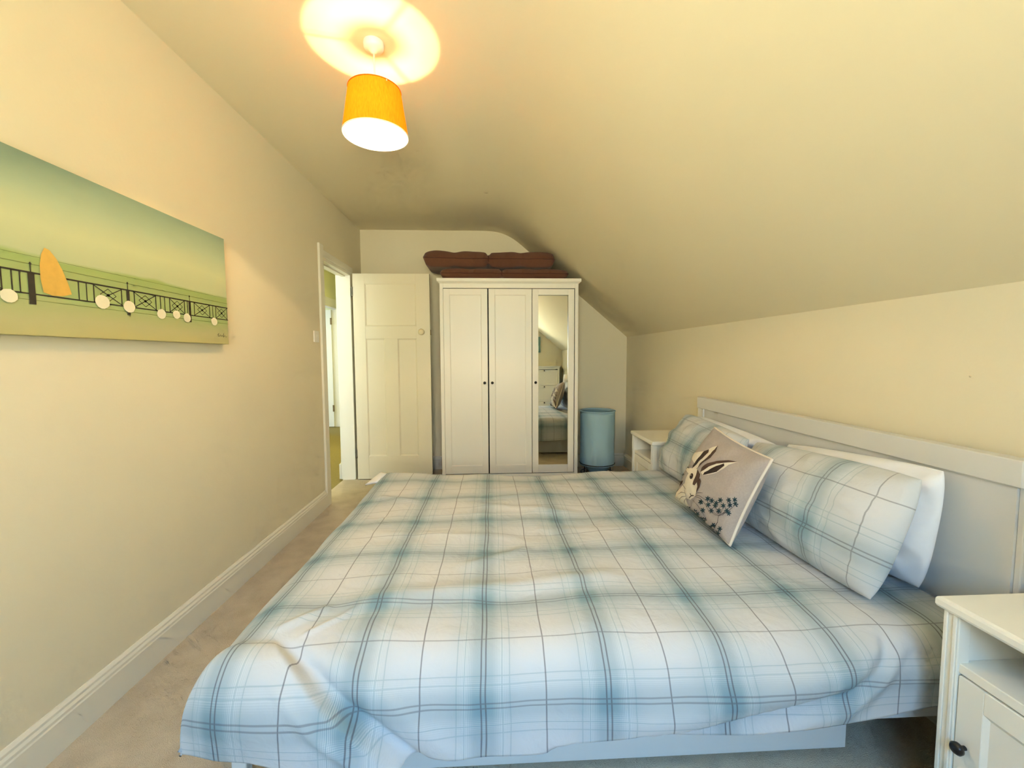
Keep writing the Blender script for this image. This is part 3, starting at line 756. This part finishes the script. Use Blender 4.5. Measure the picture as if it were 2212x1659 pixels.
def decal(name, P, m, off, parent, mapper, cuts=3, strip=False):
    bm = bmesh.new()
    if strip:                                                        # P = (left side, right side) of a stroke
        Lv = [bm.verts.new((p[0], p[1], 0)) for p in P[0]]; Rv = [bm.verts.new((p[0], p[1], 0)) for p in P[1]]
        for i in range(len(Lv)-1): bm.faces.new([Lv[i], Lv[i+1], Rv[i+1], Rv[i]])
    else:
        vv = [bm.verts.new((p[0], p[1], 0)) for p in P]
        for t in tessellate_polygon([[Vector((p[0], p[1], 0)) for p in P]]):
            try: bm.faces.new([vv[i] for i in t])
            except ValueError: pass
    for _ in range(cuts):
        es = [e for e in bm.edges if e.calc_length() > .05]
        if not es: break
        bmesh.ops.subdivide_edges(bm, edges=es, cuts=1, use_grid_fill=False); bmesh.ops.triangulate(bm, faces=bm.faces)
    for v in bm.verts: v.co = mapper(v.co.x, v.co.y, off)
    bmesh.ops.recalc_face_normals(bm, faces=bm.faces)
    me = bpy.data.meshes.new(name); bm.to_mesh(me); bm.free(); me.materials.append(M[m])
    for p in me.polygons: p.use_smooth = True
    o = bpy.data.objects.new(name, me); COL.objects.link(o); o.parent = parent
    return o
def cmap(a, b, off):
    a = max(-.985, min(.985, a)); b = max(-.985, min(.985, b))
    return hcsh.front(a, b, off)
def Z(*pts): return [inv(*p) for p in pts]
def stroke(name, pts, w, m='whisker', off=.0022):
    q = [Vector(inv(*p)) for p in pts]; L, R = [], []
    for i, p in enumerate(q):
        t = (q[min(i+1, len(q)-1)]-q[max(i-1, 0)]).normalized(); n_ = Vector((-t.y, t.x)); k = w*(1 if 0 < i < len(q)-1 else .5)
        L.append(tuple(p+n_*k)); R.append(tuple(p-n_*k))
    return decal(name, (L, R), m, off, hob, cmap, 2, True)
for nm, P in (('hare_head', [(722,812),(770,800),(802,850),(792,905),(772,1000),(752,1062),(702,1104),(660,1092),(648,1030),(640,960),(652,900),(682,842)]),
              ('hare_breast', [(640,940),(600,990),(545,1030),(530,1080),(585,1165),(645,1250),(690,1330),(700,1250),(672,1150),(655,1080)]),
              ('hare_ear', [(975,565),(952,622),(900,684),(800,756),(748,806),(716,806),(740,742),(790,680),(850,620),(920,580)]),
              ('hare_ear', [(1175,728),(1080,757),(1035,792),(960,834),(880,854),(826,862),(798,822),(820,780),(880,743),(960,722),(1080,713)])):
    decal(nm, Z(*P), 'hare_cream', .0012, hob, cmap)
for nm, P in (('hare_face_patch', [(770,800),(800,850),(792,890),(808,920),(790,985),(756,1042),(770,972),(764,932),(742,962),(722,952),(738,900),(758,858)]),
              ('hare_ear_edge', [(976,562),(955,622),(902,686),(802,758),(770,790),(790,750),(840,706),(900,650),(945,600)]),
              ('hare_ear_edge', [(1176,727),(1080,711),(960,720),(870,742),(812,786),(798,830),(830,812),(880,776),(960,746),(1080,733)]),
              ('hare_back', [(628,912),(598,915),(560,985),(545,1015),(585,985),(620,940)])):
    decal(nm, Z(*P), 'hare_brown', .0018, hob, cmap)
def blob(cx, cy, rx, ry, n=10, rot=0):
    return Z(*[(cx+rx*math.cos(2*math.pi*i/n)*math.cos(rot)-ry*math.sin(2*math.pi*i/n)*math.sin(rot), cy+rx*math.cos(2*math.pi*i/n)*math.sin(rot)+ry*math.sin(2*math.pi*i/n)*math.cos(rot)) for i in range(n)])
for P in ([(886,603),(882,632),(822,692),(742,772),(720,792),(726,764),(770,700),(836,622)], [(1036,743),(1040,766),(962,827),(860,852),(824,860),(842,830),(900,798),(960,768)]):
    decal('hare_inner_ear', Z(*P), 'hare_dark', .0020, hob, cmap)
decal('hare_eye', blob(712, 870, 17, 30, 12, .25), 'hare_dark', .0022, hob, cmap)
decal('eye_glint', blob(708, 860, 4, 7, 8), 'hare_cream', .0028, hob, cmap)
for pts_ in ([(740,1070),(800,1090),(850,1150),(890,1230)], [(745,1055),(800,1070),(870,1120)], [(750,1045),(790,1035),(825,1038)], [(722,1105),(780,1170),(820,1230),(852,1285)], [(706,1112),(712,1160),(716,1215)],
             [(655,1000),(635,970),(618,945)], [(650,1040),(610,1030),(575,1050)], [(655,1070),(610,1080),(590,1120)], [(660,1085),(640,1130),(640,1180)]): stroke('whisker', pts_, .006)
stroke('hare_nose', [(688,1092),(698,1078),(710,1066),(724,1063),(738,1064)], .013, 'hare_dark', .0024)
stroke('hare_nose', [(698,1040),(704,1052),(710,1066)], .013, 'hare_dark', .0024)
for x, y in [(875,1095),(915,1115),(960,1140),(1000,1110),(1085,1110),(1145,1105),(1150,1145),(880,1155),(950,1165),(1030,1165),(1095,1160),(1065,1215),(1085,1240),(985,1215),(910,1215),(825,1210),(805,1128),(745,1225),(770,1250),(715,1275),(680,1195),(775,1315),(805,1300),(840,1305),(840,1370),(930,1360),(995,1395),(975,1440),(910,1400),(860,1425),(690,1280),(730,1340),(770,1390),(650,780),(680,785),(630,855),(680,730)]:
    sc = 1.0 if y > 900 else .5
    P = [(x+sc*(19+9*math.cos(6*a))*math.cos(a+x), y+sc*(21+9*math.cos(6*a))*math.sin(a+x)) for a in [2*math.pi*k/30 for k in range(30)]]
    decal('flower_print', Z(*P), 'ink', .0024, hob, cmap, 0)
for e in ((875,1170),(950,1180),(1000,1130),(1030,1180),(1090,1175),(1140,1165),(910,1225),(1060,1225)): stroke('flower_stem', [(985,1265),((985+e[0])/2, (1265+e[1])/2+12), e], .004)
stroke('flower_stem', [(985,1260),(972,1330),(955,1430)], .006); stroke('flower_stem', [(760,1255),(775,1340),(830,1420),(900,1470)], .005); stroke('flower_stem', [(900,1480),(930,1420),(930,1370)], .004); stroke('flower_stem', [(900,1480),(960,1450),(990,1410)], .004)

# ------------------------------------------------------------------ canvas on the left wall: a plain seaside promenade
CF = -1.297; CY0, CY1, CZ0, CZ1 = .86, 2.166, 1.264, 1.774
cv = empty('wall_canvas', (XL, (CY0+CY1)/2, CZ0), 'wide canvas painting of a green seaside promenade with a dark railing', 'picture')
def sky_mat():
    m, nt, bs = new_mat('painted_canvas'); L = nt.links.new
    tc = N(nt, 'ShaderNodeTexCoord'); sp = N(nt, 'ShaderNodeSeparateXYZ'); L(tc.outputs['Object'], sp.inputs[0])
    n1 = N(nt, 'ShaderNodeTexNoise'); n1.inputs['Scale'].default_value = 5; n1.inputs['Detail'].default_value = 5
    mp = N(nt, 'ShaderNodeMapping'); mp.inputs['Scale'].default_value = (1, .5, 1.6); L(tc.outputs['Object'], mp.inputs[0]); L(mp.outputs[0], n1.inputs['Vector'])
    mr = N(nt, 'ShaderNodeMath', operation='MULTIPLY_ADD'); mr.inputs[1].default_value = .07; L(n1.outputs['Fac'], mr.inputs[0])
    sb = N(nt, 'ShaderNodeMath', operation='SUBTRACT'); sb.inputs[1].default_value = .035; L(sp.outputs[2], sb.inputs[0]); L(sb.outputs[0], mr.inputs[2])
    sc = N(nt, 'ShaderNodeMath', operation='DIVIDE'); sc.inputs[1].default_value = .51; L(mr.outputs[0], sc.inputs[0])
    r = N(nt, 'ShaderNodeValToRGB'); e = r.color_ramp.elements
    stops = [(0, (196, 188, 130)), (.10, (190, 186, 136)), (.19, (176, 184, 128)), (.215, (168, 186, 122)), (.36, (164, 178, 116)), (.43, (160, 180, 110)), (.455, (188, 196, 154)), (.62, (198, 204, 160)), (.80, (172, 188, 156)), (1, (134, 156, 136))]
    e[0].position = 0; e[0].color = rgb(*stops[0][1]); e[1].position = 1; e[1].color = rgb(*stops[-1][1])
    for p_, c_ in stops[1:-1]: q = e.new(p_); q.color = rgb(*c_)
    L(sc.outputs[0], r.inputs[0]); L(r.outputs[0], bs.inputs['Base Color']); bs.inputs['Roughness'].default_value = .8; bs.inputs['Specular IOR Level'].default_value = .2
    w = N(nt, 'ShaderNodeTexNoise'); w.inputs['Scale'].default_value = 420; L(tc.outputs['Object'], w.inputs['Vector']); add_bump(nt, bs, w.outputs['Fac'], .15, .001)
    return m
M['canvas'] = sky_mat()
box(XL+.002, CF, CY0, CY1, CZ0, CZ1).build('stretched_canvas', 'canvas', cv, .002)
M['rail_paint'] = mat('rail_paint', rgb(58, 52, 40), .8, .2, 60); M['yellow_paint'] = mat('yellow_paint', rgb(222, 178, 84), .8, .12, 50); M['stone_paint'] = mat('stone_paint', rgb(236, 230, 200), .8, .05, 60); M['thin_paint'] = mat('thin_green_line', rgb(120, 132, 72), .8)
off_c = world_loc(cv)
def flat(name, polys, m, lay):
    mb = MB(); X = CF+.0006*lay
    for P in polys: mb.quad([(X, y, z) for y, z in P])
    return mb.build(name, m, cv, fix=False)
def bar(y0, z0, y1, z1, w):
    t = Vector((y1-y0, z1-z0)).normalized(); n_ = Vector((-t.y, t.x))*w/2
    return [(y0+n_.x, z0+n_.y), (y1+n_.x, z1+n_.y), (y1-n_.x, z1-n_.y), (y0-n_.x, z0-n_.y)]
def disc(cy, cz, ry, rz, n=16, wob=0, sd=0): return [(cy+ry*(1+wob*nz(i*.9, sd))*math.cos(2*math.pi*i/n), cz+rz*(1+wob*nz(i*.9+7, sd))*math.sin(2*math.pi*i/n)) for i in range(n)]
for a, b, w_ in ((1.488, 1.487, .0012), (1.466, 1.462, .002), (1.365, 1.363, .0016)): flat('painted_line', [bar(CY0, a, CY1, b, w_)], 'thin_paint', 1)
flat('painted_rail', [bar(CY0, 1.441, CY1, 1.440, .005)], 'rail_paint', 2); flat('painted_rail', [bar(CY0, 1.381, CY1, 1.382, .004)], 'rail_paint', 2)
for py, h in ((.97, 1.466), (1.274, 1.466), (1.593, 1.465), (1.903, 1.462)):
    w_ = .018 if py < 1.4 else .013
    flat('painted_post', [[(py-w_/2, 1.352), (py+w_/2, 1.352), (py+w_/2, 1.441), (py+.0015, 1.443), (py+.0015, h-.004), (py+.004, h), (py, h+.005), (py-.004, h), (py-.0015, h-.004), (py-.0015, 1.443), (py-w_/2, 1.441)]], 'rail_paint', 3)
for a, b in ((.88, .95), (1.0, 1.06), (1.10, 1.20), (1.463, 1.567), (1.62, 1.719), (1.79, 1.872), (1.931, 2.032), (2.076, 2.16)):
    c = (a+b)/2
    P_ = [bar(a, 1.382, a, 1.44, .004), bar(b, 1.382, b, 1.44, .004), bar(a, 1.384, b, 1.438, .0028), bar(a, 1.438, b, 1.384, .0028), disc(c, 1.411, .006, .005, 8)]
    k = min(.03, (b-a)*.36)
    P_ += [bar(c-k, 1.411, c, 1.432, .002), bar(c, 1.432, c+k, 1.411, .002), bar(c+k, 1.411, c, 1.390, .002), bar(c, 1.390, c-k, 1.411, .002)]
    flat('painted_rail_panel', P_, 'rail_paint', 2)['kind'] = 'stuff'
for y in (1.225, 1.245, 1.412, 1.438, 1.742, 1.764, 1.89, 2.054): flat('painted_baluster', [bar(y, 1.382, y, 1.44, .0035)], 'rail_paint', 2)
flat('painted_tent', [[(1.316, 1.520), (1.306, 1.500), (1.300, 1.470), (1.299, 1.430), (1.305, 1.390), (1.330, 1.384), (1.360, 1.386), (1.388, 1.396), (1.378, 1.430), (1.364, 1.466), (1.348, 1.496), (1.330, 1.516)]], 'yellow_paint', 3)
for i, (y, z, s_) in enumerate([(1.214, 1.368, .8), (1.49, 1.386, 1), (1.595, 1.382, .92), (1.742, 1.371, .85), (1.822, 1.376, .75), (1.882, 1.368, .8), (2.059, 1.367, .8)]):
    flat('painted_stone', [disc(y, z, .027*s_, .023*s_, 14, .18, i)], 'stone_paint', 5)
zz = [(2.078, 1.305), (2.090, 1.313), (2.082, 1.300), (2.096, 1.302), (2.102, 1.308), (2.106, 1.299), (2.114, 1.306), (2.120, 1.298), (2.126, 1.316), (2.124, 1.296), (2.134, 1.306), (2.140, 1.298), (2.150, 1.300)]
flat('scribbled_signature', [bar(a, b, c, d, .0016) for (a, b), (c, d) in zip(zz[:-1], zz[1:])], 'rail_paint', 3)['kind'] = 'stuff'

# ------------------------------------------------------------------ pendant light
LX, LY = -.478, 1.865
pn = empty('pendant_light', (LX, LY, ZC), 'lit ceiling pendant with a tapered orange drum shade', 'pendant light')
MB().lathe([(.040, 0), (.042, -.006), (.041, -.020), (.036, -.028), (.020, -.032), (.012, -.040), (.006, -.044), (.001, -.044)], (LX, LY, ZC), 36).build('ceiling_rose', 'plastic', pn, smooth=True, auto=50)
MB().tube([(LX, LY, ZC-.04), (LX+.001, LY, 2.34), (LX, LY, 2.278)], .0035, 8).build('cord', 'plastic', pn, smooth=True)
MB().lathe([(.001, 2.285), (.010, 2.283), (.016, 2.270), (.018, 2.235), (.016, 2.222), (.001, 2.221)], (LX, LY, 0), 24).build('lamp_holder', 'plastic', pn, smooth=True)
RB, RT, ZB_, ZT_ = .133, .106, 2.124, 2.303
shd = MB().lathe([(RB, ZB_), (RT, ZT_)], (LX, LY, 0), 72, cap=False).build('lamp_shade', 'shade', pn, smooth=True)
MB().lathe([(RB-.0015, ZB_+.001), (RT-.0015, ZT_-.001)], (LX, LY, 0), 72, cap=False).build('lining', 'shade_lining', shd, smooth=True)
for r, z in ((RB, ZB_), (RT, ZT_)): MB().tube([(LX+r*math.cos(2*math.pi*i/72), LY+r*math.sin(2*math.pi*i/72), z) for i in range(72)], .0022, 8, True).build('rim', 'lamp_white' if r == RB else 'shade', shd, smooth=True)
mb = MB().tube([(LX+.021*math.cos(2*math.pi*i/24), LY+.021*math.sin(2*math.pi*i/24), 2.262) for i in range(24)], .002, 6, True)
for k in range(3):
    a = math.radians(70+120*k); mb.tube([(LX+.021*math.cos(a), LY+.021*math.sin(a), 2.262), (LX+.104*math.cos(a), LY+.104*math.sin(a), 2.262), (LX+.106*math.cos(a), LY+.106*math.sin(a), ZT_)], .002, 6)
mb.build('shade_carrier', 'plastic', shd, smooth=True)
bl = MB().lathe([(.012, 2.222), (.013, 2.212), (.021, 2.198), (.0265, 2.182), (.026, 2.168), (.019, 2.156), (.009, 2.151), (.001, 2.150)], (LX, LY, 0), 28).build('bulb', 'bulb_glass', pn, smooth=True)
for k in range(2):
    s_ = 1 if k else -1
    MB().tube([(LX+s_*.008, LY, 2.200), (LX+s_*.009, LY, 2.166)], .0022, 6).build('filament', 'filament', bl, smooth=True)
pl = bpy.data.lights.new('pendant_bulb', 'POINT'); pl.energy = LAMP_POWER; pl.color = LAMP_COL; pl.shadow_soft_size = .007
po = bpy.data.objects.new('pendant_bulb', pl); COL.objects.link(po); po.parent = pn; po.location = (0, 0, 2.182-ZC)

# ------------------------------------------------------------------ behind the camera, seen in the wardrobe mirror
c0, c1, cy0, cy1, ch = .74, 1.35, YN+.02, YN+.30, 1.08
cb = empty('shoe_cabinet', ((c0+c1)/2, (cy0+cy1)/2, 0), 'white tall narrow cabinet with flap fronts reflected in the mirror', 'cabinet')
mb = box(c0, c0+.035, cy0, cy1, 0, ch-.03); mb.box(c1-.035, c1, cy0, cy1, 0, ch-.03); mb.box(c0+.035, c1-.035, cy0, cy0+.01, .05, ch-.03); mb.box(c0+.035, c1-.035, cy0, cy1-.004, ch-.06, ch-.03)
mb.build('carcass', 'white', cb, .002)
mb = box(c0-.012, c1+.012, cy0, cy1+.012, ch-.03, ch-.018); mb.box(c0-.022, c1+.022, cy0, cy1+.022, ch-.018, ch); mb.build('cabinet_top', 'white', cb, .003)
for k in range(3):
    z0 = .06+k*.318; z1 = z0+.312; fw = .04; a, b = c0+.038, c1-.038
    mb = box(a, a+fw, cy1-.018, cy1, z0, z1); mb.box(b-fw, b, cy1-.018, cy1, z0, z1); mb.box(a+fw, b-fw, cy1-.018, cy1, z0, z0+fw); mb.box(a+fw, b-fw, cy1-.018, cy1, z1-fw, z1)
    f_ = mb.build('flap', 'white', cb, .0015); box(a+fw, b-fw, cy1-.014, cy1-.006, z0+fw, z1-fw).build('panel', 'white', f_)
    MB().lathe([(.005, 0), (.005, .01), (.012, .014), (.010, .022), (.001, .024)], ((a+b)/2, cy1, z1-.02), 16, 'y').build('knob', 'black', f_, smooth=True)
# table lamp on the near bedside table
tx, ty, tz = 1.29, .70, .62
tl_ = empty('table_lamp', (tx, ty, tz), 'small white table lamp reflected at the edge of the mirror', 'lamp')
MB().lathe([(.055, 0), (.058, .006), (.052, .014), (.030, .026), (.020, .05), (.034, .085), (.036, .11), (.018, .15), (.010, .17), (.010, .20)], (tx, ty, tz), 32).build('base', 'lamp_white', tl_, smooth=True)
tsh = MB().lathe([(.095, .175), (.070, .325)], (tx, ty, tz), 40, cap=False).build('lamp_shade', 'lamp_white', tl_, smooth=True)
q = tsh.modifiers.new('thick', 'SOLIDIFY'); q.thickness = .002
MB().lathe([(.014, .20), (.014, .225), (.024, .25), (.026, .27), (.001, .29)], (tx, ty, tz), 20).build('bulb', 'lamp_white', tl_, smooth=True)
pc = empty('small_canvas', (.84, YN, 1.42), 'small teal picture reflected high in the mirror', 'picture')
M['teal'] = mat('teal_paint', rgb(120, 156, 142), .8, .15, 14); M['teal2'] = mat('pale_teal_paint', rgb(176, 196, 176), .8, .1, 14)
box(.70, 1.0, YN+.002, YN+.03, 1.36, 1.68).build('stretched_canvas', 'teal', pc, .002)
box(.73, .97, YN+.03, YN+.031, 1.39, 1.50).build('painted_band', 'teal2', pc)
